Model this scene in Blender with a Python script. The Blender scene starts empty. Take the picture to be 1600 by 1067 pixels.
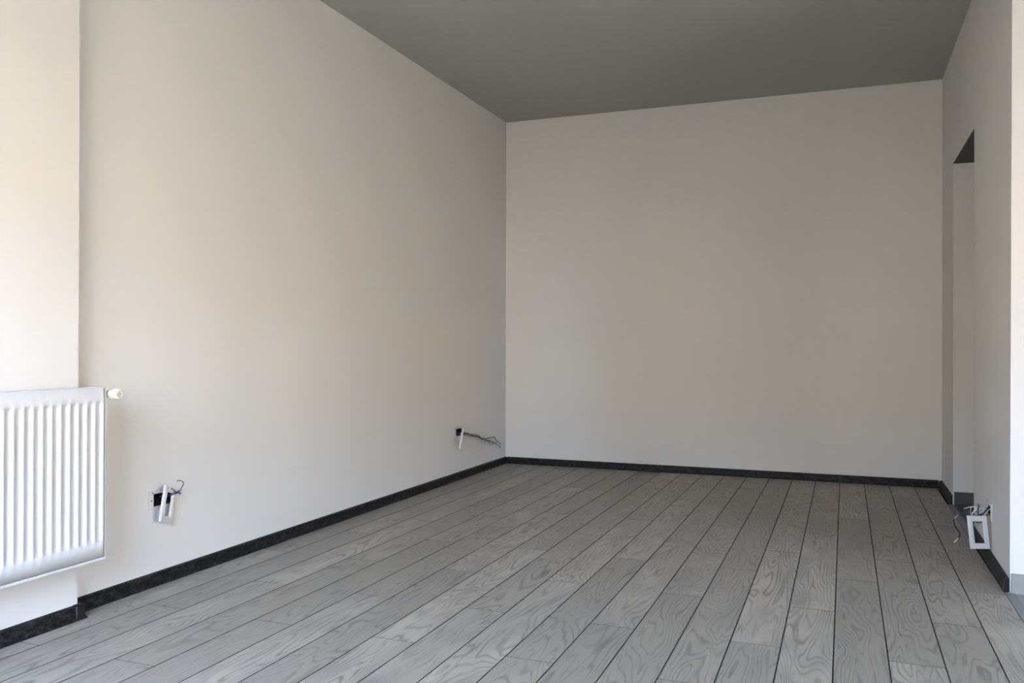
import bpy, bmesh, math, random
from mathutils import Vector, Matrix

random.seed(7)
scene = bpy.context.scene
C = scene.collection

# ------------------------------------------------------------------ camera
CAM = Vector((0, 0, 0.937))
FPX, YAW, PITCH, ROLL = 1328.44, 0.3730, 0.0026, 0.0027
fw = Vector((-math.sin(YAW) * math.cos(PITCH), math.cos(YAW) * math.cos(PITCH), math.sin(PITCH)))
rt0 = Vector((math.cos(YAW), math.sin(YAW), 0))
up0 = rt0.cross(fw)
rt = rt0 * math.cos(ROLL) + up0 * math.sin(ROLL)
up = -rt0 * math.sin(ROLL) + up0 * math.cos(ROLL)
cam_data = bpy.data.cameras.new('camera')
cam_data.sensor_width = 36
cam_data.lens = FPX / 1600 * 36
cam_data.clip_start = 0.02
cam = bpy.data.objects.new('camera', cam_data)
C.objects.link(cam)
M4 = Matrix((rt, up, -fw)).transposed().to_4x4()
M4.translation = CAM
cam.matrix_world = M4
scene.camera = cam

# ------------------------------------------------------------------ light
world = bpy.data.worlds.new('sky')
scene.world = world
world.use_nodes = True
wn = world.node_tree
wn.nodes.clear()
bg = wn.nodes.new('ShaderNodeBackground')
wo = wn.nodes.new('ShaderNodeOutputWorld')
bg.inputs['Color'].default_value = (0.58, 0.76, 1.08, 1)      # clear sky
bg.inputs['Strength'].default_value = 11.0
wn.links.new(bg.outputs[0], wo.inputs[0])

sun_d = bpy.data.lights.new('sun', 'SUN')
sun_d.energy = 30.0
sun_d.angle = 0.05
sun_d.color = (1.0, 0.83, 0.62)
sun = bpy.data.objects.new('sun', sun_d)
C.objects.link(sun)
sun.rotation_euler = Vector((0.47, -0.53, -0.70)).to_track_quat('-Z', 'Y').to_euler()  # comes over the building, never in at the windows

YF = -0.10                                        # inner face of the window wall behind the camera
XK = 3.1                                          # outer side of the tiled area on the right
# openings: wall axis, wall face, outward sign, range along the wall, sill, head
WINS = [dict(ax='y', d=YF, u0=-2.10, u1=-0.66, z0=0.72, z1=1.98), dict(ax='y', d=YF, u0=0.75, u1=1.00, z0=0.62, z1=1.50),
        dict(ax='x', d=XK, u0=0.05, u1=2.05, z0=0.45, z1=1.96)]
for W in WINS:                                    # portals only steer sampling of the sky through the openings
    por_d = bpy.data.lights.new('window_portal', 'AREA')
    por_d.shape = 'RECTANGLE'
    por_d.size = W['u1'] - W['u0']
    por_d.size_y = W['z1'] - W['z0']
    por_d.cycles.is_portal = True
    por = bpy.data.objects.new('window_portal', por_d)
    C.objects.link(por)
    uc, zc = (W['u0'] + W['u1']) / 2, (W['z0'] + W['z1']) / 2
    por.location = (uc, W['d'] - 0.18, zc) if W['ax'] == 'y' else (W['d'] + 0.18, uc, zc)
    por.rotation_euler = Vector((0, 1, 0) if W['ax'] == 'y' else (-1, 0, 0)).to_track_quat('-Z', 'Y').to_euler()

vs = scene.view_settings
vs.view_transform = 'Standard'
vs.look = 'None'
vs.exposure = 2.29
vs.gamma = 1.0
vs.use_curve_mapping = False
scene.cycles.max_bounces = 8
scene.cycles.diffuse_bounces = 6
scene.cycles.use_denoising = True
scene.cycles.sample_clamp_indirect = 8

# ------------------------------------------------------------------ materials
def mat(name, col, rough=0.6, spec=0.3, metal=0.0):
    m = bpy.data.materials.new(name)
    m.use_nodes = True
    b = m.node_tree.nodes['Principled BSDF']
    b.inputs['Base Color'].default_value = (*col, 1)
    b.inputs['Roughness'].default_value = rough
    b.inputs['Specular IOR Level'].default_value = spec
    b.inputs['Metallic'].default_value = metal
    return m

def nd(m, typ, **kw):
    n = m.node_tree.nodes.new(typ)
    for k, v in kw.items():
        setattr(n, k, v)
    return n

def lk(m, a, b):
    m.node_tree.links.new(a, b)

def mth(m, op, a, b=None, c=None):
    n = nd(m, 'ShaderNodeMath', operation=op)
    for i, v in enumerate((a, b, c)):
        if v is None:
            continue
        if isinstance(v, (int, float)):
            n.inputs[i].default_value = v
        else:
            lk(m, v, n.inputs[i])
    return n.outputs[0]

def noise(m, vec, scale, detail=2, rough=0.5, dist=0.0):
    n = nd(m, 'ShaderNodeTexNoise')
    n.inputs['Scale'].default_value = scale
    n.inputs['Detail'].default_value = detail
    n.inputs['Roughness'].default_value = rough
    n.inputs['Distortion'].default_value = dist
    lk(m, vec, n.inputs['Vector'])
    return n.outputs[0]

def vmath(m, op, a, b):
    n = nd(m, 'ShaderNodeVectorMath', operation=op)
    for i, v in enumerate((a, b)):
        if isinstance(v, tuple):
            n.inputs[i].default_value = v
        else:
            lk(m, v, n.inputs[i])
    return n.outputs[0]

def mixc(m, fac, a, b):
    n = nd(m, 'ShaderNodeMix', data_type='RGBA')
    if isinstance(fac, (int, float)):
        n.inputs[0].default_value = fac
    else:
        lk(m, fac, n.inputs[0])
    for i, v in ((6, a), (7, b)):
        if isinstance(v, tuple):
            n.inputs[i].default_value = (*v, 1)
        else:
            lk(m, v, n.inputs[i])
    return n.outputs[2]

def bump(m, h, strength, dist):
    n = nd(m, 'ShaderNodeBump')
    n.inputs['Strength'].default_value = strength
    n.inputs['Distance'].default_value = dist
    lk(m, h, n.inputs['Height'])
    lk(m, n.outputs[0], m.node_tree.nodes['Principled BSDF'].inputs['Normal'])

def paint(name, col):
    m = mat(name, col, 0.75, 0.2)
    tc = nd(m, 'ShaderNodeTexCoord')
    n1 = noise(m, tc.outputs['Object'], 1.3, 2)
    n2 = noise(m, tc.outputs['Object'], 260, 3)
    lk(m, mixc(m, n1, tuple(c * 0.985 for c in col), tuple(min(1, c * 1.012) for c in col)),
       m.node_tree.nodes['Principled BSDF'].inputs['Base Color'])
    bump(m, n2, 0.05, 0.001)
    return m

M_WALL = paint('wall_paint', (0.570, 0.557, 0.536))
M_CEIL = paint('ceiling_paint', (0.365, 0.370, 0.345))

def wood():
    m = mat('grey_oak_laminate', (0.3, 0.3, 0.3), 0.5, 0.25)
    b = m.node_tree.nodes['Principled BSDF']
    tc = nd(m, 'ShaderNodeTexCoord')
    oi = nd(m, 'ShaderNodeObjectInfo')
    r = oi.outputs['Random']
    cmb = nd(m, 'ShaderNodeCombineXYZ')
    lk(m, mth(m, 'MULTIPLY', r, 173.0), cmb.inputs[0])
    lk(m, mth(m, 'MULTIPLY', r, 911.0), cmb.inputs[1])
    lk(m, mth(m, 'MULTIPLY', r, 57.0), cmb.inputs[2])
    p = tc.outputs['Object']
    q = vmath(m, 'ADD', vmath(m, 'MULTIPLY', p, (8.0, 1.2, 1.0)), cmb.outputs[0])
    v = noise(m, q, 1.0, 2.0, 0.45, 0.35)
    # growth rings: contour lines of a stretched height field, dense at the plank edges, open and knotty in its middle
    sx = nd(m, 'ShaderNodeSeparateXYZ')
    lk(m, p, sx.inputs[0])
    edge = mth(m, 'MULTIPLY', mth(m, 'MULTIPLY', sx.outputs[0], sx.outputs[0]), 90.0)
    ph = mth(m, 'ADD', mth(m, 'MULTIPLY', v, 112.0), mth(m, 'MULTIPLY', edge, 30.0))
    s = mth(m, 'MULTIPLY_ADD', mth(m, 'SINE', ph), 0.5, 0.5)
    line = mth(m, 'POWER', s, 4.0)
    fade = noise(m, vmath(m, 'ADD', vmath(m, 'MULTIPLY', p, (6.0, 3.0, 1.0)), cmb.outputs[0]), 1.3, 2)
    line = mth(m, 'MULTIPLY', line, mth(m, 'MULTIPLY_ADD', fade, 2.0, -0.30))
    fib = noise(m, vmath(m, 'ADD', vmath(m, 'MULTIPLY', p, (260.0, 9.0, 1.0)), cmb.outputs[0]), 1.0, 3, 0.6)
    blot = noise(m, vmath(m, 'ADD', vmath(m, 'MULTIPLY', p, (11.0, 4.0, 1.0)), cmb.outputs[0]), 1.0, 3, 0.55)
    tone = mixc(m, r, (0.218, 0.190, 0.155), (0.352, 0.310, 0.256))
    c1 = mixc(m, mth(m, 'MULTIPLY_ADD', blot, 2.2, -0.75), tone, (0.190, 0.171, 0.148))
    c1.node.clamp_factor = True
    c2 = mixc(m, mth(m, 'MULTIPLY', line, 0.75), c1, (0.068, 0.060, 0.052))
    c3 = mixc(m, mth(m, 'MULTIPLY_ADD', fib, 0.8, -0.25), c2, (0.37, 0.34, 0.305))
    lk(m, c3, b.inputs['Base Color'])
    lk(m, mth(m, 'MULTIPLY_ADD', fib, 0.16, 0.36), b.inputs['Roughness'])
    bump(m, mth(m, 'ADD', fib, mth(m, 'MULTIPLY', line, -0.8)), 0.12, 0.0006)
    return m

def skirting_mat():
    m = mat('dark_skirting', (0.02, 0.02, 0.02), 0.5, 0.15)
    b = m.node_tree.nodes['Principled BSDF']
    tc = nd(m, 'ShaderNodeTexCoord')
    p = tc.outputs['Object']
    n1 = noise(m, vmath(m, 'MULTIPLY', p, (30.0, 30.0, 60.0)), 1.0, 4, 0.6, 0.8)
    n2 = noise(m, vmath(m, 'MULTIPLY', p, (60.0, 60.0, 420.0)), 1.0, 3, 0.6)
    f = mth(m, 'ADD', mth(m, 'MULTIPLY_ADD', n1, 1.8, -0.75), mth(m, 'MULTIPLY_ADD', n2, 0.8, -0.4))
    c = mixc(m, f, (0.004, 0.004, 0.0045), (0.055, 0.050, 0.046))
    c.node.clamp_factor = True
    lk(m, c, b.inputs['Base Color'])
    return m

def tile_mat():
    m = mat('grey_tile', (0.3, 0.3, 0.29), 0.45, 0.4)
    tc = nd(m, 'ShaderNodeTexCoord')
    n1 = noise(m, tc.outputs['Object'], 6, 5, 0.6)
    lk(m, mixc(m, n1, (0.19, 0.19, 0.185), (0.255, 0.25, 0.242)), m.node_tree.nodes['Principled BSDF'].inputs['Base Color'])
    return m

M_WOOD = wood()
M_SKIRT = skirting_mat()
M_CAP = mat('skirting_cap', (0.012, 0.0125, 0.015), 0.4, 0.3)
M_TILE = tile_mat()
M_TILED = mat('dark_hall_tile', (0.058, 0.056, 0.053), 0.5, 0.3)
M_SUB = mat('dark_underlay', (0.012, 0.012, 0.016), 0.9, 0.1)
M_ALU = mat('threshold_grey', (0.16, 0.165, 0.17), 0.4, 0.5)
M_RAD = mat('radiator_enamel', (0.50, 0.50, 0.50), 0.32, 0.33)
M_TRV = mat('cream_plastic', (0.53, 0.51, 0.43), 0.35, 0.35)
M_TRVD = mat('grey_print', (0.22, 0.22, 0.20), 0.5, 0.3)
M_CHROME = mat('nickel', (0.55, 0.55, 0.54), 0.25, 0.5, 1.0)
M_PLAS = mat('white_plastic', (0.58, 0.565, 0.56), 0.4, 0.4)
M_PLATE = mat('mounting_plate_plastic', (0.52, 0.505, 0.51), 0.5, 0.3)
M_BOX = mat('black_box', (0.006, 0.006, 0.007), 0.7, 0.2)
M_WBLK = mat('wire_black', (0.008, 0.008, 0.009), 0.45, 0.4)
M_WBLU = mat('wire_blue', (0.03, 0.06, 0.13), 0.45, 0.4)
M_WBRN = mat('wire_brown', (0.055, 0.030, 0.016), 0.45, 0.4)
M_WYEL = mat('wire_yellow', (0.26, 0.20, 0.05), 0.45, 0.4)
M_WWHT = mat('wire_cream', (0.48, 0.42, 0.33), 0.45, 0.4)
M_WGRY = mat('wire_grey', (0.35, 0.36, 0.42), 0.45, 0.4)
M_COPPER = mat('bare_copper', (0.45, 0.26, 0.16), 0.35, 0.5, 1.0)
M_PVC = mat('window_pvc', (0.85, 0.85, 0.85), 0.35, 0.4)
M_GROUND = mat('outside_paving', (0.262, 0.226, 0.168), 0.9, 0.1)
M_ADDED_RENDER = mat('added_outside_render', (0.66, 0.59, 0.48), 0.9, 0.1)

# ------------------------------------------------------------------ helpers
def link(name, me, m=None, parent=None):
    o = bpy.data.objects.new(name, me)
    C.objects.link(o)
    if m is not None:
        me.materials.append(m)
    if parent is not None:
        o.parent = parent
    return o

def obj(name, bm, m=None, parent=None, smooth=False):
    bmesh.ops.recalc_face_normals(bm, faces=bm.faces)
    me = bpy.data.meshes.new(name)
    bm.to_mesh(me)
    bm.free()
    if smooth:
        for p in me.polygons:
            p.use_smooth = True
    return link(name, me, m, parent)

def empty(name, loc, rot=(0, 0, 0)):
    o = bpy.data.objects.new(name, None)
    o.empty_display_size = 0.05
    C.objects.link(o)
    o.location = loc
    o.rotation_euler = rot
    return o

def tag(o, label=None, cat=None, group=None, kind=None):
    if label: o['label'] = label
    if cat: o['category'] = cat
    if group: o['group'] = group
    if kind: o['kind'] = kind
    return o

def struct(o, label=None, cat=None):
    return tag(o, label, cat, None, 'structure')

def add_box(bm, lo, hi):
    r = bmesh.ops.create_cube(bm, size=1)
    for v in r['verts']:
        v.co = Vector(((lo[i] + hi[i]) / 2 + v.co[i] * (hi[i] - lo[i]) for i in range(3)))
    return r['verts']

def box(lo, hi, bev=0.0, seg=2):
    bm = bmesh.new()
    add_box(bm, lo, hi)
    if bev:
        bmesh.ops.bevel(bm, geom=list(bm.edges), offset=bev, segments=seg, affect='EDGES', profile=0.5)
    return bm

def panel_with_holes(axis, face, back, u, v, holes):
    """wall slab lying across `axis` ('x' or 'y'); u is the horizontal range, v the vertical one, holes are (u0,u1,v0,v1)"""
    us = sorted({u[0], u[1], *[h[0] for h in holes], *[h[1] for h in holes]})
    vv = sorted({v[0], v[1], *[h[2] for h in holes], *[h[3] for h in holes]})
    us = [a for a in us if u[0] <= a <= u[1]]
    vv = [a for a in vv if v[0] <= a <= v[1]]
    bm = bmesh.new()
    cache = {}
    def V(a, b, d):
        k = (round(a, 5), round(b, 5), d)
        if k not in cache:
            cache[k] = bm.verts.new((d, a, b) if axis == 'x' else (a, d, b))
        return cache[k]
    def solid(i, j):
        if i < 0 or j < 0 or i >= len(us) - 1 or j >= len(vv) - 1:
            return False
        cu, cv = (us[i] + us[i + 1]) / 2, (vv[j] + vv[j + 1]) / 2
        return not any(h[0] < cu < h[1] and h[2] < cv < h[3] for h in holes)
    for i in range(len(us) - 1):
        for j in range(len(vv) - 1):
            if not solid(i, j):
                continue
            a0, a1, b0, b1 = us[i], us[i + 1], vv[j], vv[j + 1]
            for d in (face, back):
                bm.faces.new((V(a0, b0, d), V(a1, b0, d), V(a1, b1, d), V(a0, b1, d)))
            for (di, dj, p, q) in ((-1, 0, (a0, b0), (a0, b1)), (1, 0, (a1, b0), (a1, b1)), (0, -1, (a0, b0), (a1, b0)), (0, 1, (a0, b1), (a1, b1))):
                if not solid(i + di, j + dj):
                    bm.faces.new((V(*p, face), V(*q, face), V(*q, back), V(*p, back)))
    return bm

def tube(pts, rad, n=8, sub=4):
    """round wire through the points (Catmull-Rom), closed ends"""
    P = [Vector(p) for p in pts]
    Q = []
    for i in range(len(P) - 1):
        p0, p1, p2, p3 = P[max(i - 1, 0)], P[i], P[i + 1], P[min(i + 2, len(P) - 1)]
        for k in range(sub):
            t = k / sub
            Q.append(0.5 * ((2 * p1) + (p2 - p0) * t + (2 * p0 - 5 * p1 + 4 * p2 - p3) * t * t + (3 * p1 - p0 - 3 * p2 + p3) * t ** 3))
    Q.append(P[-1])
    bm = bmesh.new()
    rings = []
    ref = Vector((0.31, 0.17, 0.93)).normalized()
    for i, q in enumerate(Q):
        d = (Q[min(i + 1, len(Q) - 1)] - Q[max(i - 1, 0)]).normalized()
        a = d.cross(ref)
        if a.length < 1e-3:
            a = d.cross(Vector((1, 0, 0)))
        a.normalize()
        b = d.cross(a)
        rings.append([bm.verts.new(q + rad * (math.cos(2 * math.pi * k / n) * a + math.sin(2 * math.pi * k / n) * b)) for k in range(n)])
    for A, B in zip(rings, rings[1:]):
        for k in range(n):
            bm.faces.new((A[k], A[(k + 1) % n], B[(k + 1) % n], B[k]))
    bm.faces.new(rings[0][::-1])
    bm.faces.new(rings[-1])
    return bm

def lathe(profile, axis='x', n=32):
    """profile: (position along the axis, radius)"""
    bm = bmesh.new()
    rings = []
    for (a, r) in profile:
        ring = []
        for k in range(n):
            c, s = r * math.cos(2 * math.pi * k / n), r * math.sin(2 * math.pi * k / n)
            ring.append(bm.verts.new((a, c, s) if axis == 'x' else (c, a, s) if axis == 'y' else (c, s, a)))
        rings.append(ring)
    for A, B in zip(rings, rings[1:]):
        for k in range(n):
            bm.faces.new((A[k], A[(k + 1) % n], B[(k + 1) % n], B[k]))
    bm.faces.new(rings[0][::-1])
    bm.faces.new(rings[-1])
    return bm

# ------------------------------------------------------------------ room dimensions (metres)
XL, XJ, XR, XP = -2.4834, -2.421, 0.594, 0.583   # left wall, its boxed-out strip, right wall far / pier
YB, YJ = 6.2097, 2.150                           # back wall, end of the boxed-out strip
H = 2.677
YE = 3.685                                       # free end of the right wall
D0, D1, DH = 4.735, 5.605, 2.003                 # doorless opening in the right wall
PW, PL, PX0 = 0.152604, 1.276, -0.487924         # plank pitch, length, first seam

# electrical boxes: (wall, centre along the wall, height)
S1 = dict(y=2.596, z=0.329)
S2 = dict(y=5.338, z=0.326)
S3 = dict(y=4.196, z=0.221)
HU, HV = 0.047, 0.0245                            # half size of the box mouth

# ------------------------------------------------------------------ walls, ceiling
hole = lambda s: (s['y'] - HU, s['y'] + HU, s['z'] - HV, s['z'] + HV)
struct(obj('wall_left', panel_with_holes('x', XL, XL - 0.22, (YF - 0.25, YB + 0.2), (-0.02, H + 0.1), [hole(S1), hole(S2)]), M_WALL),
       'pale painted left wall beside the radiator', 'wall')
bm = box((XL - 0.02, YF - 0.02, -0.02), (XJ, YJ, H + 0.05))
struct(obj('wall_boxing', bm, M_WALL), 'pale boxed-out wall strip behind the radiator', 'wall')
struct(obj('wall_back', box((XL - 0.2, YB, -0.02), (XK + 0.2, YB + 0.2, H + 0.1)), M_WALL),
       'pale painted back wall at the far end of the room', 'wall')

def prism_quad(foot, top, z0, z1):
    bm = bmesh.new()
    a = [bm.verts.new((*p, z0)) for p in foot]
    b = [bm.verts.new((*p, z1)) for p in top]
    bm.faces.new(a[::-1]); bm.faces.new(b)
    for i in range(len(a)):
        j = (i + 1) % len(a)
        bm.faces.new((a[i], a[j], b[j], b[i]))
    return bm

TH = 0.15
# pier between the free end and the opening, its near end a little out of plumb, with the recess of the wall box
def pier():
    yb, yt = YE, YE - 0.045
    bm = bmesh.new()
    h = hole(S3)
    us = [None, h[0], h[1], D0]
    zs = [-0.02, h[2], h[3], DH, H + 0.05]
    def yy(i, z):
        return yb + (yt - yb) * z / H if i == 0 else us[i]
    def xx(y):
        return XP + (XR - XP) * (y - YE) / (D0 - YE)
    grid = {}
    for d in (0, 1):
        for i in range(4):
            for j in range(5):
                y = yy(i, zs[j])
                grid[d, i, j] = bm.verts.new((xx(y) if d == 0 else XR + TH, y, zs[j]))
    for i in range(3):
        for j in range(4):
            if (i, j) == (1, 1):
                continue
            for d in (0, 1):
                bm.faces.new((grid[d, i, j], grid[d, i + 1, j], grid[d, i + 1, j + 1], grid[d, i, j + 1]))
    for j in range(4):
        for i in (0, 3):
            bm.faces.new((grid[0, i, j], grid[0, i, j + 1], grid[1, i, j + 1], grid[1, i, j]))
    for i in range(3):
        for j in (0, 4):
            bm.faces.new((grid[0, i, j], grid[0, i + 1, j], grid[1, i + 1, j], grid[1, i, j]))
    for (p, q) in (((1, 1), (2, 1)), ((2, 1), (2, 2)), ((2, 2), (1, 2)), ((1, 2), (1, 1))):
        bm.faces.new((grid[0, p[0], p[1]], grid[0, q[0], q[1]], grid[1, q[0], q[1]], grid[1, p[0], p[1]]))
    return bm
wr = struct(obj('wall_right', pier(), M_WALL), 'pale right wall pier between the opening and its free end', 'wall')
obj('far_jamb', box((XR, D1, -0.02), (XR + TH, YB + 0.01, H + 0.05)), M_WALL, wr)
obj('shaded_soffit', box((XR + 0.0005, D0, DH), (XR + TH, D1, DH + 0.006)), mat('soffit_shade_grey', (0.13, 0.132, 0.127), 0.9, 0.1), wr)  # thin slab with the soffit's shade put into its dark grey
obj('lintel', box((XR, D0, DH + 0.006), (XR + TH, D1, H + 0.05)), M_WALL, wr)
struct(obj('wall_hall', box((XR + TH, D1, -0.02), (XK, D1 + 0.1, H + 0.05)), M_WALL), 'pale hall wall seen through the opening', 'wall')
# wall of the tiled area, continuing the free end of the right wall
bm = bmesh.new()
a = [(XR + TH, YE), (XK, YE), (XK, YE + 0.12), (XR + TH, YE + 0.12)]
b = [(x, y - 0.045) for x, y in a]
struct(obj('wall_kitchen', prism_quad(a, b, -0.02, H + 0.02), M_WALL), 'bright wall facing the camera at the right edge', 'wall')
bm.free()
struct(obj('wall_kitchen_side', panel_with_holes('x', XK, XK + 0.25, (YF - 0.25, YB + 0.2), (-0.02, H + 0.1), [(W['u0'], W['u1'], W['z0'], W['z1']) for W in WINS if W['ax'] == 'x']), M_WALL), 'side wall of the tiled area out of view', 'wall')
struct(obj('wall_front', panel_with_holes('y', YF, YF - 0.25, (XL - 0.2, XK + 0.2), (-0.02, H + 0.1),
       [(W['u0'], W['u1'], W['z0'], W['z1']) for W in WINS if W['ax'] == 'y']), M_WALL), 'window wall behind the camera', 'wall')
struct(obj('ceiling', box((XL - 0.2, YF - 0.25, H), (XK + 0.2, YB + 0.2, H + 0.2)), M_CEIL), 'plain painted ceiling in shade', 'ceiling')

# windows out of view: white frames with a mullion
for k, W in enumerate(WINS):
    uc = (W['u0'] + W['u1']) / 2
    sg = -1 if W['ax'] == 'y' else 1
    place = lambda u, d, z: (u, W['d'] + sg * d, z) if W['ax'] == 'y' else (W['d'] + sg * d, u, z)
    win = struct(empty('window_%d' % (k + 1), place(uc, 0.1, W['z0'])),
                 ('white window on the left behind the camera', 'narrow white window of the tiled area behind the camera', 'white window in the side wall of the tiled area')[k], 'window')
    def wbar(u0, u1, z0, z1, nm='window_frame'):
        p, q = Vector(place(u0, 0.08, z0)), Vector(place(u1, 0.15, z1))
        o = obj(nm, box([min(a, b) for a, b in zip(p, q)], [max(a, b) for a, b in zip(p, q)], 0.004, 1), M_PVC)
        o.parent = win
        o.matrix_parent_inverse = Matrix.Translation(-Vector(win.location))
    wbar(W['u0'], W['u0'] + 0.05, W['z0'], W['z1'])
    wbar(W['u1'] - 0.05, W['u1'], W['z0'], W['z1'])
    wbar(W['u0'] + 0.05, W['u1'] - 0.05, W['z0'], W['z0'] + 0.05)
    wbar(W['u0'] + 0.05, W['u1'] - 0.05, W['z1'] - 0.05, W['z1'])
    if k != 1:
        wbar(uc - 0.04, uc + 0.04, W['z0'] + 0.05, W['z1'] - 0.05, 'mullion')

struct(obj('ground', box((-60, -80, -0.9), (60, 60, -0.6)), M_GROUND), 'paved ground outside the window', 'ground')

# unseen block of flats, added to throw warm light through the windows
bld = struct(obj('unseen_building', box((-30, -34, -0.6), (24, -24, 6.8)), M_ADDED_RENDER), 'sunlit rendered building added across the street for warm bounce light', 'unseen_building')
obj('unseen_building_roof', box((-30.3, -34.3, 6.8), (24.3, -23.7, 7.0)), M_GROUND, bld)
for i in range(11):
    for j in range(2):
        obj('window', box((-27.5 + i * 5 - 0.7, -24.02, 0.4 + j * 2.7), (-27.5 + i * 5 + 0.7, -23.94, 1.8 + j * 2.7)), M_BOX, bld)  # windows of the added unseen block
bld = struct(obj('unseen_building', box((27, -22, -0.6), (37, 30, 6.8)), M_ADDED_RENDER), 'sunlit rendered building added beyond the side yard for warm bounce light', 'unseen_building')  # second unseen block, added to throw warm light at the side window
obj('unseen_building_roof', box((26.7, -22.3, 6.8), (37.3, 30.3, 7.0)), M_GROUND, bld)
for i in range(10):
    for j in range(2):
        obj('window', box((26.94, -19 + i * 5 - 0.7, 0.4 + j * 2.7), (27.02, -19 + i * 5 + 0.7, 1.8 + j * 2.7)), M_BOX, bld)  # windows of the second added unseen block

bal = struct(obj('added_overhang', box((XK + 0.25, YF - 2.0, 2.25), (XK + 1.9, 4.0, 2.40)), M_ADDED_RENDER), 'balcony slab added to cut sky light at the side window', 'overhang')  # unseen slab added to hold back steep sky light on the right
obj('added_overhang_return', box((0.55, YF - 2.0, 2.25), (XK + 0.25, YF - 0.25, 2.40)), M_ADDED_RENDER, bal)

# ------------------------------------------------------------------ floors
XT0, XT1 = 0.564, 0.598
floor = struct(obj('floor', box((XL - 0.1, YF - 0.1, -0.06), (XT1, YB + 0.05, -0.009)), M_SUB), 'grey wood laminate plank floor', 'floor')
GAP, EGAP, PT = 0.0022, 0.0009, 0.009
M_GROOVE = mat('plank_groove', (0.026, 0.024, 0.026), 0.8, 0.1)
mesh_cache = {}
def plank_mesh(w, l):
    k = (round(w, 4), round(l, 4))
    if k not in mesh_cache:
        b1, b2 = 0.0008, 0.0005
        bm = bmesh.new()
        lev = [(0, 0, -PT), (0, 0, -0.0009), (b1, b2, 0)]
        rings = [[bm.verts.new((sx * (w / 2 - dx), sy * (l / 2 - dy), z)) for sx, sy in ((-1, -1), (1, -1), (1, 1), (-1, 1))] for dx, dy, z in lev]
        for A, B in zip(rings, rings[1:]):
            for i in range(4):
                bm.faces.new((A[i], A[(i + 1) % 4], B[(i + 1) % 4], B[i]))
        bm.faces.new(rings[-1]); bm.faces.new(rings[0][::-1])
        bmesh.ops.recalc_face_normals(bm, faces=bm.faces)
        me = bpy.data.meshes.new('plank')
        bm.to_mesh(me); bm.free()
        me.materials.append(M_WOOD)
        me.materials.append(M_GROOVE)
        for p in me.polygons:
            p.material_index = 0 if p.normal.z > 0.99 else 1
        mesh_cache[k] = me
    return mesh_cache[k]

first = {0: 2.370, 1: 2.755, 2: 3.195}
for row in range(-14, 7):
    xa, xb = PX0 + row * PW, PX0 + (row + 1) * PW
    xa, xb = max(xa, XL - 0.004), min(xb, XT0 + 0.001)
    if xb - xa < 0.005:
        continue
    ys = [first[row % 3] + n * PL for n in range(-4, 5)]
    cuts = [YF] + [y for y in ys if YF + 0.03 < y < YB - 0.03] + [YB - 0.004]
    for a, b in zip(cuts, cuts[1:]):
        o = bpy.data.objects.new('plank', plank_mesh(xb - xa - GAP, b - a - EGAP))
        o.location = ((xa + xb) / 2, (a + b) / 2, 0)
        o.parent = floor
        C.objects.link(o)

# tiled floor beyond the threshold, and in the hall
tf = struct(obj('floor_tiled', box((XT1, YF - 0.1, -0.06), (XK + 0.05, D1 + 0.02, -0.012)), M_SUB), 'grey tiled floor beyond the threshold strip', 'floor')
def tile(x0, x1, y0, y1, m=None):
    o = obj('tile', box((x0 + 0.0012, y0 + 0.0012, -0.012), (x1 - 0.0012, y1 - 0.0012, -0.0005), 0.0008, 1), m or M_TILE)
    o.parent = tf
nx = 5
for i in range(nx):
    xa, xb = XT1 + i * 0.5, min(XT1 + (i + 1) * 0.5, XK)
    for j in range(8):
        ya, yb = YE - (j + 1) * 0.6, YE - j * 0.6
        if yb > YF:
            tile(xa, xb, max(ya, YF), yb)
for i in range(2):
    for j in range(3):
        tile(XT1 + i * 0.5, XT1 + (i + 1) * 0.5, D1 - (j + 1) * 0.6, D1 - j * 0.6, M_TILED)
struct(obj('trim_1', box((XT0 + 0.0015, YF, -0.008), (XT1, YE - 0.002, 0.0012), 0.001, 1), M_ALU), 'flat grey threshold strip between planks and tiles', 'threshold strip')
struct(obj('trim_2', box((XT0 + 0.0015, D0 + 0.005, -0.008), (XT1, D1 - 0.02, 0.0012), 0.001, 1), M_ALU), 'flat grey threshold strip across the opening', 'threshold strip')
# tile skirting
struct(obj('trim_3', box((XR + 0.006, D1 - 0.009, 0.0), (XR + 0.606, D1, 0.074), 0.0012, 1), M_TILED), 'dark grey tile skirting inside the opening', 'skirting')
bm = prism_quad([(XP + 0.004, YE - 0.010), (XP + 0.60, YE - 0.010), (XP + 0.60, YE), (XP + 0.004, YE)],
                [(XP + 0.004, YE - 0.0115), (XP + 0.60, YE - 0.0115), (XP + 0.60, YE), (XP + 0.004, YE)], 0.0, 0.074)
struct(obj('trim_4', bm, M_TILE), 'grey tile skirting on the bright wall end at right', 'skirting')

# ------------------------------------------------------------------ dark skirting boards
BH = 0.0505
PROF = [(0.0, 0.0), (0.0205, 0.0), (0.0205, 0.004), (0.0175, 0.0075), (0.0155, 0.014), (0.0150, 0.040), (0.0135, 0.0460), (0.0085, 0.0490), (0.0020, BH), (0.0, BH)]
def skirt(p0, p1, nrm, grow=0.0):
    """profile swept from p0 to p1 (2-D points on the wall line), nrm points into the room"""
    p0, p1, nrm = Vector(p0), Vector(p1), Vector(nrm)
    bm = bmesh.new()
    R = []
    for p in (p0, p1):
        R.append([bm.verts.new((*(p + nrm * (d + (grow if d > 0 else 0))), z + (grow if z > 0.002 else 0))) for d, z in PROF])
    n = len(PROF)
    for i in range(n):
        bm.faces.new((R[0][i], R[0][(i + 1) % n], R[1][(i + 1) % n], R[1][i]))
    bm.faces.new(R[0][::-1]); bm.faces.new(R[1])
    return bm
T = 0.0205
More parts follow.
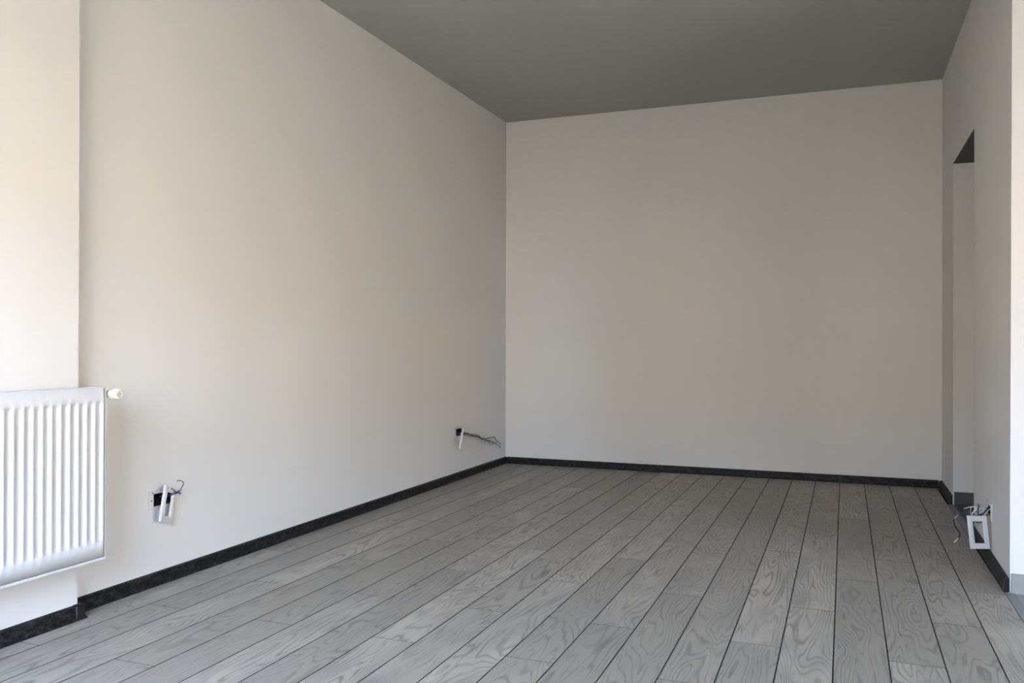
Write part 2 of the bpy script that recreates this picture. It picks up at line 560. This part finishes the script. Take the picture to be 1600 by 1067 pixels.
bl = struct(obj('baseboard_left', skirt((XL, YJ + 0.034), (XL, YB), (1, 0)), M_SKIRT), 'dark charcoal skirting board along the left wall', 'skirting board')
obj('corner_cap', skirt((XL, YJ + 0.001), (XL, YJ + 0.036), (1, 0), 0.0012), M_CAP, bl)
bj = struct(obj('baseboard_boxing', skirt((XJ, YF), (XJ, YJ - 0.004), (1, 0)), M_SKIRT), 'dark skirting board under the radiator', 'skirting board')
oc = bmesh.new()
R = [[], [], []]
for k, (px_, py_, dx, dy) in enumerate(((XJ, YJ - 0.016, 1, 0), (XJ, YJ, 1, 1), (XJ - 0.030, YJ, 0, 1))):
    for d, z in PROF:
        g = 0.0014 if d > 0 else 0
        R[k].append(oc.verts.new((px_ + dx * (d + g), py_ + dy * (d + g), z + (0.0014 if z > 0.002 else 0))))
for A, B in ((R[0], R[1]), (R[1], R[2])):
    for i in range(len(PROF)):
        oc.faces.new((A[i], A[(i + 1) % len(PROF)], B[(i + 1) % len(PROF)], B[i]))
oc.faces.new(R[0][::-1]); oc.faces.new(R[2])
obj('corner_cap', oc, mat('corner_piece', (0.010, 0.010, 0.011), 0.4, 0.3), bj)
obj('cap_seam', box((XJ + 0.012, YJ - 0.0175, 0.001), (XJ + 0.0174, YJ - 0.0150, 0.0465)), mat('worn_edge', (0.085, 0.088, 0.095), 0.5, 0.3), bj)
XM = 0.0
bb = struct(obj('baseboard_back', skirt((XL + T, YB), (-0.035, YB), (0, -1)), M_SKIRT), 'dark skirting board along the back wall', 'skirting board')
obj('skirting_length', skirt((-0.020, YB), (XR - T, YB), (0, -1), 0.0), M_SKIRT, bb)
obj('joint_cover', skirt((-0.038, YB), (-0.015, YB), (0, -1), 0.0012), M_CAP, bb)
br = struct(obj('baseboard_right', skirt((XR, D1 + 0.030), (XR, YB), (-1, 0)), M_SKIRT), 'short dark skirting board beyond the opening', 'skirting board')
obj('end_cap', skirt((XR, D1 + 0.008), (XR, D1 + 0.030), (-1, 0), 0.0012), M_CAP, br)
bp = struct(obj('baseboard_pier', skirt((XP + 0.0007, YE + 0.034), (XR - 0.001, D0 - 0.015), (-1, 0)), M_SKIRT), 'dark skirting board at the foot of the right wall pier', 'skirting board')
obj('end_cap', skirt((XP, YE + 0.008), (XP, YE + 0.034), (-1, 0), 0.0012), M_CAP, bp)

# ------------------------------------------------------------------ radiator
RX, RY1, RLEN = -2.333, 2.189, 0.90
RZ0, RZ1, RD = 0.203, 0.786, 0.068
rad = tag(empty('radiator', (RX - RD, RY1 - RLEN / 2, RZ0)), 'white ribbed panel radiator with cream thermostat on the left wall', 'radiator')
def rp(name, bm, m, parent=None, smooth=False):
    o = obj(name, bm, m, None, smooth)
    o.parent = parent or rad
    o.matrix_parent_inverse = Matrix.Translation(-Vector(rad.location))
    return o
# front panel: pressed sheet, recessed flutes 33.3 mm apart
def front_panel():
    y1, y0 = RY1 - 0.0085, RY1 - RLEN + 0.0085
    za, zb = RZ0 + 0.012, RZ1 - 0.002
    pitch = 0.0333
    cols = [(y1, 0.0)]
    c = y1 - 0.0095
    prof = [(0.0, 0.0), (0.0028, 0.25), (0.0062, 0.80), (0.0095, 1.0), (0.0205, 1.0), (0.0225, 0.8), (0.0248, 0.25), (0.0268, 0.0)]
    while c - pitch > y0 + 0.006:
        for d, k in prof:
            cols.append((c - d, k))
        c -= pitch
    cols.append((y0, 0.0))
    rows = [(za, 0.0), (za + 0.050, 0.0), (za + 0.055, 0.25), (za + 0.062, 0.8), (za + 0.070, 1.0),
            (zb - 0.062, 1.0), (zb - 0.055, 0.8), (zb - 0.049, 0.25), (zb - 0.044, 0.0), (zb, 0.0)]
    dep = 0.0085
    bm = bmesh.new()
    G = [[bm.verts.new((RX - dep * ky * kz, y, z)) for (y, ky) in cols] for (z, kz) in rows]
    for i in range(len(rows) - 1):
        for j in range(len(cols) - 1):
            bm.faces.new((G[i][j], G[i][j + 1], G[i + 1][j + 1], G[i + 1][j]))
    # return edges and back sheet
    bd = RX - 0.016
    ring = [G[0][j] for j in range(len(cols))] + [G[i][-1] for i in range(1, len(rows))] + [G[-1][j] for j in range(len(cols) - 2, -1, -1)] + [G[i][0] for i in range(len(rows) - 2, 0, -1)]
    bk = [bm.verts.new((bd, v.co.y, v.co.z)) for v in ring]
    for i in range(len(ring)):
        j = (i + 1) % len(ring)
        bm.faces.new((ring[i], ring[j], bk[j], bk[i]))
    bm.faces.new(bk)
    return bm
fp = rp('front_panel', front_panel(), M_RAD)
for p in fp.data.polygons:
    p.use_smooth = len(p.vertices) == 4 and abs(p.normal.x) > 0.2
# convector fins and rear sheet
bm = bmesh.new()
y = RY1 - 0.03
while y > RY1 - RLEN + 0.03:
    add_box(bm, (RX - 0.052, y - 0.0004, RZ0 + 0.04), (RX - 0.0165, y + 0.0004, RZ1 - 0.03))
    y -= 0.0333
rp('convector_fins', bm, M_RAD)
# side covers: shallow caps around both ends, and the under lip
for ya, yb in ((RY1 - 0.0065, RY1), (RY1 - RLEN, RY1 - RLEN + 0.0065)):
    rp('side_cover', box((RX - RD, ya, RZ0), (RX - 0.0015, yb, RZ1), 0.0018, 2), M_RAD)
rp('bottom_lip', box((RX - 0.022, RY1 - RLEN + 0.0066, RZ0), (RX - 0.0015, RY1 - 0.0066, RZ0 + 0.0095), 0.0015, 2), M_RAD)
# top grille: rim plus cross slats
bm = bmesh.new()
za, zb = RZ1 - 0.0095, RZ1
add_box(bm, (RX - 0.013, RY1 - RLEN + 0.0066, za), (RX - 0.0165 + 0.0157, RY1 - 0.0066, zb + 0.0002))
add_box(bm, (RX - RD, RY1 - RLEN + 0.0066, za), (RX - RD + 0.010, RY1 - 0.0066, zb))
y = RY1 - 0.012
while y > RY1 - RLEN + 0.012:
    add_box(bm, (RX - RD + 0.010, y - 0.0035, za + 0.004), (RX - 0.013, y + 0.0035, zb - 0.001))
    y -= 0.0140
rp('top_grille', bm, M_RAD)
for y in (RY1 - 0.16, RY1 - RLEN + 0.16):
    rp('wall_bracket', box((XJ + 0.0003, y - 0.015, RZ0 + 0.06), (RX - 0.0525, y + 0.015, RZ1 - 0.06), 0.001, 1), M_RAD)
# thermostatic valve at the top right corner
TX0, TY, TZ = -2.352, 2.213, 0.761
val = rp('valve', lathe([(-0.034, 0.0075), (-0.012, 0.0075), (-0.012, 0.011), (0.004, 0.011), (0.004, 0.0085), (0.012, 0.0085)], 'x', 20), M_CHROME)
val.location = Vector((TX0 - 0.012, TY, TZ)) 
con = rp('valve_tail', lathe([(-0.030, 0.008), (-0.012, 0.008), (-0.012, 0.0115), (-0.002, 0.0115), (-0.002, 0.008), (0.002, 0.008)], 'y', 20), M_CHROME)
con.location = Vector((TX0 - 0.040, TY, TZ))
head = rp('thermostat_head', lathe([(0.0, 0.0125), (0.0015, 0.0140), (0.004, 0.0150), (0.013, 0.0182), (0.026, 0.0200), (0.038, 0.0198), (0.046, 0.0186), (0.0505, 0.0160), (0.0515, 0.0120), (0.0502, 0.0108), (0.0500, 0.004)], 'x', 36), M_TRV, val, True)
head.matrix_parent_inverse = Matrix.Identity(4)
head.location = Vector((0.012, 0, 0))
# dial marks on the end face
for k, (yy_, zz_, ww, hh) in enumerate(((-0.0045, 0.0012, 0.0030, 0.0022), (0.0040, 0.0004, 0.0042, 0.0018), (-0.0005, -0.0070, 0.0045, 0.0009), (0.0, 0.0066, 0.0011, 0.0030))):
    o = rp('dial_mark', box((0.0497, yy_ - ww, zz_ - hh), (0.0506, yy_ + ww, zz_ + hh)), M_TRVD, val)
    o.matrix_parent_inverse = Matrix.Identity(4)
    o.location = Vector((0.012, 0, 0))

# ------------------------------------------------------------------ electrical outlets under construction
PLU, PLV = 0.0690, 0.0365          # half size of the mounting plate
def plate_bm(side):
    """plate in local coordinates: x = out of the wall, y along the wall, z up"""
    bm = panel_with_holes('x', 0.0055, 0.0, (-PLU, PLU), (-PLV, PLV), [(-HU, HU, -HV, HV)])
    return bm
def box_bm():
    bm = bmesh.new()
    d = -0.048
    u, v = HU - 0.0006, HV - 0.0006
    f = [bm.verts.new((0.0005, a, b)) for a, b in ((-u, -v), (u, -v), (u, v), (-u, v))]
    k = [bm.verts.new((d, a, b)) for a, b in ((-u, -v), (u, -v), (u, v), (-u, v))]
    bm.faces.new(k)
    for i in range(4):
        j = (i + 1) % 4
        bm.faces.new((f[i], f[j], k[j], k[i]))
    return bm
def outlet(x, s, out, label):
    e = tag(empty('outlet_box', (x, s['y'], s['z']), (0, 0, 0 if out > 0 else math.pi)), label, 'outlet box', 'open outlet boxes in the walls')
    obj('mounting_plate', plate_bm(1), M_PLATE, e)
    obj('back_box', box_bm(), M_BOX, e)
    for (a, b) in ((-0.0575, 0.0), (0.0575, 0.0), (-0.052, 0.029), (0.050, -0.029)):
        bm = lathe([(0.0012, 0.0028), (0.0059, 0.0028)], 'x', 12)
        o = obj('screw_hole', bm, M_BOX, e)
        o.location = (0, a, b)
    # raised rim of the plate
    for (lo, hi) in (((0.0055, -HU - 0.004, HV), (0.0080, HU + 0.004, HV + 0.003)), ((0.0055, -HU - 0.004, -HV - 0.003), (0.0080, HU + 0.004, -HV))):
        obj('plate_rim', box(lo, hi, 0.0008, 1), M_PLATE, e)
    return e
o1 = outlet(XL, S1, 1, 'open outlet box with dangling frame beside the radiator')
o2 = outlet(XL, S2, 1, 'open outlet box with long loose wires near the back corner')
o3 = outlet(XP + 0.0054, S3, -1, 'open outlet box with tangled wires on the right wall pier')

def frame_bm():
    """cover frame 140 x 85 mm with a 90 x 45 mm opening; local x = its face, z = its length"""
    bm = bmesh.new()
    L, Wd, l, w, t = 0.0695, 0.0425, 0.0455, 0.0232, 0.0095
    loops = [(L, Wd, 0.0), (L, Wd, t * 0.62), (L - 0.0022, Wd - 0.0022, t * 0.94), (L - 0.0060, Wd - 0.0060, t), (l + 0.0015, w + 0.0015, t), (l, w, t - 0.0015), (l, w, 0.0)]
    rings = [[bm.verts.new((x, sy * b, sz * a)) for sy, sz in ((-1, -1), (1, -1), (1, 1), (-1, 1))] for a, b, x in loops]
    rings.append(rings[0])
    for A, B in zip(rings, rings[1:]):
        for i in range(4):
            bm.faces.new((A[i], A[(i + 1) % 4], B[(i + 1) % 4], B[i]))
    return bm
def cover_frame(center, width_dir, length_dir, label):
    wd = Vector(width_dir).normalized()
    ln = Vector(length_dir).normalized()
    wd = (wd - ln * wd.dot(ln)).normalized()
    nx_ = wd.cross(ln)
    o = obj('cover_frame', frame_bm(), M_PLAS)
    M = Matrix((nx_, wd, ln)).transposed().to_4x4()
    M.translation = Vector(center)
    o.matrix_world = M
    tag(o, label, 'cover frame', 'white outlet cover frames hanging on wires')
    # clip lugs on the back of the long rails
    for sy in (-1, 1):
        for z in (-0.03, 0.03):
            obj('clip', box((-0.004, sy * 0.030 - 0.0012, z - 0.004), (0.0005, sy * 0.030 + 0.0012, z + 0.004)), M_PLAS, o)
    return o

def px(u, v, axis, val):
    """world point on a plane of the room from photo coordinates, used to lay the loose wires out"""
    a, b = (u - 800) / FPX, (v - 533.5) / FPX
    d = fw + rt * a - up * b
    t = (val - CAM[axis]) / d[axis]
    return CAM + d * t

def wire(parent, pts, m, rad=0.0016, tip=None, tip_len=0.010):
    inv = parent.matrix_basis.inverted()
    P = [inv @ Vector(p) for p in pts]
    o = obj('wire', tube(P, rad), m, parent, True)
    if tip is not None:
        d = (P[-1] - P[-2]).normalized()
        obj('bare_end', tube([P[-1] - d * 0.002, P[-1] + d * tip_len], rad * 0.6, 6, 2), tip, o, True)
    return o

# frame 1: leans off the plate beside the radiator
ca, sa = math.cos(math.radians(14)), math.sin(math.radians(14))
t1 = math.radians(17)
f1c = px(260.5, 788, 0, XL + 0.024)
wd = Vector((-sa * 1.0, ca, 0))
ln = Vector((0, 0, 1)) * math.cos(t1) + wd * math.sin(t1)
cover_frame(f1c, wd, ln, 'white cover frame dangling at an angle beside the radiator')
X1 = XL + 0.03
wire(o1, [(XL - 0.02, 2.60, 0.335), px(262, 774, 0, XL + 0.012), px(272, 772, 0, X1), px(279, 769, 0, X1 + 0.01), px(284, 761, 0, X1 + 0.015), px(287, 755, 0, X1 + 0.015), px(284, 751.5, 0, X1 + 0.015), px(280, 750.5, 0, X1 + 0.015), px(277, 752, 0, X1 + 0.015)], M_WBRN, 0.0017)
wire(o1, [(XL - 0.02, 2.61, 0.33), px(263, 772, 0, XL + 0.012), px(271, 770.5, 0, X1), px(277, 768, 0, X1), px(282, 766, 0, X1)], M_WBLU, 0.0017, M_COPPER)
wire(o1, [(XL - 0.02, 2.615, 0.325), px(263, 775, 0, XL + 0.012), px(271, 772.5, 0, X1), px(278, 770, 0, X1), px(283, 771, 0, X1)], M_WBLU, 0.0017)
wire(o1, [px(279, 769.5, 0, X1), px(275, 768.5, 0, X1), px(271.5, 766, 0, X1), px(267.5, 762.5, 0, X1)], M_WBLK, 0.0017)
wire(o1, [px(274, 771, 0, X1 + 0.004), px(278, 768.5, 0, X1 + 0.006), px(281, 769.5, 0, X1 + 0.006), px(281, 772.5, 0, X1 + 0.004)], M_WBLU, 0.0015)

# frame 2: turned edge-on to the room
f2c = px(720, 684.5, 0, XL + 0.060)
vd = Vector((f2c.x, f2c.y, 0)).normalized()
ln2 = Vector((0, 0, 1)) * math.cos(math.radians(9)) + Vector((vd.y, -vd.x, 0)) * math.sin(math.radians(9))
cover_frame(f2c, vd, ln2, 'white cover frame hanging edge-on near the back corner')
X2 = XL + 0.035
ZW = [(718, 677), (724, 677.2), (731, 677.5), (738, 680.0), (744, 681.5), (749, 682.0), (753, 686), (758, 686)]
wire(o2, [(XL - 0.02, 5.34, 0.32)] + [px(u, v, 0, X2) for u, v in ZW] + [px(761, 685, 0, X2), px(767, 684, 0, X2), px(772.5, 682.5, 0, X2), px(774, 686, 0, X2), px(778, 690.5, 0, X2), px(782.5, 693.5, 0, X2)], M_WBLK, 0.0026)
wire(o2, [(XL - 0.02, 5.33, 0.315)] + [px(u, v + (1.5 if i % 2 else -0.8), 0, X2 + 0.006) for i, (u, v) in enumerate(ZW)] + [px(764, 688, 0, X2), px(770, 691, 0, X2), px(776, 693.5, 0, X2), px(779, 696, 0, X2), px(781.5, 699, 0, X2)], M_WBRN, 0.0027, M_WYEL, 0.02)
wire(o2, [(XL - 0.02, 5.345, 0.315), px(722, 678, 0, X2), px(733, 678.6, 0, X2 + 0.01), px(740, 677.8, 0, X2 + 0.01), px(746, 679, 0, X2 + 0.01), px(750, 682, 0, X2), px(752, 687.5, 0, X2), px(757, 689.5, 0, X2), px(762, 690, 0, X2), px(766, 693, 0, X2), px(771, 693.5, 0, X2), px(774, 691.5, 0, X2)], M_WGRY, 0.0024)
wire(o2, [(XL - 0.02, 5.35, 0.31), px(723, 679, 0, X2), px(732, 680.5, 0, X2 + 0.004), px(742, 681.5, 0, X2 + 0.004), px(748, 683, 0, X2), px(751, 685, 0, X2), px(755, 684, 0, X2), px(758, 687, 0, X2), px(762, 689, 0, X2), px(768, 689.5, 0, X2)], M_WYEL, 0.0026)
wire(o2, [(XL - 0.02, 5.36, 0.33), px(721, 676, 0, X2), px(729, 677, 0, X2), px(737, 681, 0, X2), px(745, 682.3, 0, X2 + 0.003)], M_WBLK, 0.0032)

# frame 3: hangs in front of the pier, facing the camera
A = px(1528, 831.5, 1, 4.115)
wd3 = Vector((math.cos(math.radians(26)), math.sin(math.radians(26)), 0.04))
ln3 = (px(1525, 804, 1, 4.13) - px(1531, 859, 1, 4.10)).normalized()
cover_frame(A, wd3, ln3, 'white cover frame hanging face-on from the right wall pier')
# loose inner carrier of the same outlet, held in the tangle
W3 = lambda u, v, y=4.13: px(u, v, 1, y)
inv3 = o3.matrix_basis.inverted()
cc = inv3 @ W3(1530.5, 802.5, 4.165)
lc = obj('loose_carrier', panel_with_holes('y', 0.0, 0.004, (-0.021, 0.021), (-0.027, 0.027), [(-0.004, 0.010, -0.020, -0.012)]), M_PLATE, o3)
lc.location = cc
lc.rotation_euler = (0.1, 0.12, 0.35)
for a_, b_ in ((-0.006, 0.014), (-0.004, -0.002), (0.013, 0.010)):
    h_ = obj('screw_hole', lathe([(-0.0008, 0.0026), (0.0048, 0.0026)], 'y', 10), M_BOX, lc)
    h_.location = (a_, 0, b_)
S3P = (XP + 0.02, S3['y'] - 0.02, S3['z'])
wire(o3, [S3P, W3(1547, 791, 4.17), W3(1540, 798, 4.15), W3(1534, 803, 4.15), W3(1520, 806, 4.12), W3(1508, 804.5), W3(1499, 804.5), W3(1494, 807), W3(1490.5, 811), W3(1492.5, 822), W3(1498.5, 830), W3(1499.5, 836), W3(1497.5, 841)], M_WBLK, 0.0026)
wire(o3, [W3(1498.2, 839.5), W3(1495, 843), W3(1490.5, 847)], M_WWHT, 0.0021)
wire(o3, [W3(1491, 810.5, 4.128), W3(1494, 807, 4.128), W3(1497.8, 804.8, 4.128)], M_WGRY, 0.0028)
wire(o3, [S3P, W3(1545, 796, 4.16), W3(1535, 812, 4.14), W3(1524, 814, 4.12), W3(1519, 810, 4.12), W3(1519, 803, 4.12), W3(1523, 797, 4.12), W3(1525.5, 792, 4.12), W3(1518, 791.8, 4.12), W3(1512, 792.8, 4.12), W3(1506, 794.5, 4.12)], M_WWHT, 0.0025)
wire(o3, [S3P, W3(1546, 793, 4.17), W3(1538, 800, 4.15), W3(1530, 806, 4.15), W3(1528, 796, 4.15), W3(1529.5, 791, 4.15), W3(1528.5, 787.5, 4.15)], M_WBLK, 0.0022)
wire(o3, [S3P, W3(1548, 803, 4.17), W3(1540, 806, 4.16), W3(1534, 815.5, 4.14), W3(1526, 816, 4.13), W3(1521, 813, 4.125), W3(1518, 817, 4.125)], M_WBRN, 0.0022)
wire(o3, [S3P, W3(1549, 806, 4.17), W3(1542, 803, 4.16), W3(1536, 812, 4.14), W3(1531, 814.5, 4.13), W3(1523, 811, 4.12), W3(1520, 815, 4.12)], M_WYEL, 0.0020)
wire(o3, [W3(1521, 812, 4.13), W3(1517, 803, 4.13), W3(1516.5, 797, 4.13), W3(1517, 792, 4.13)], M_WGRY, 0.0016)
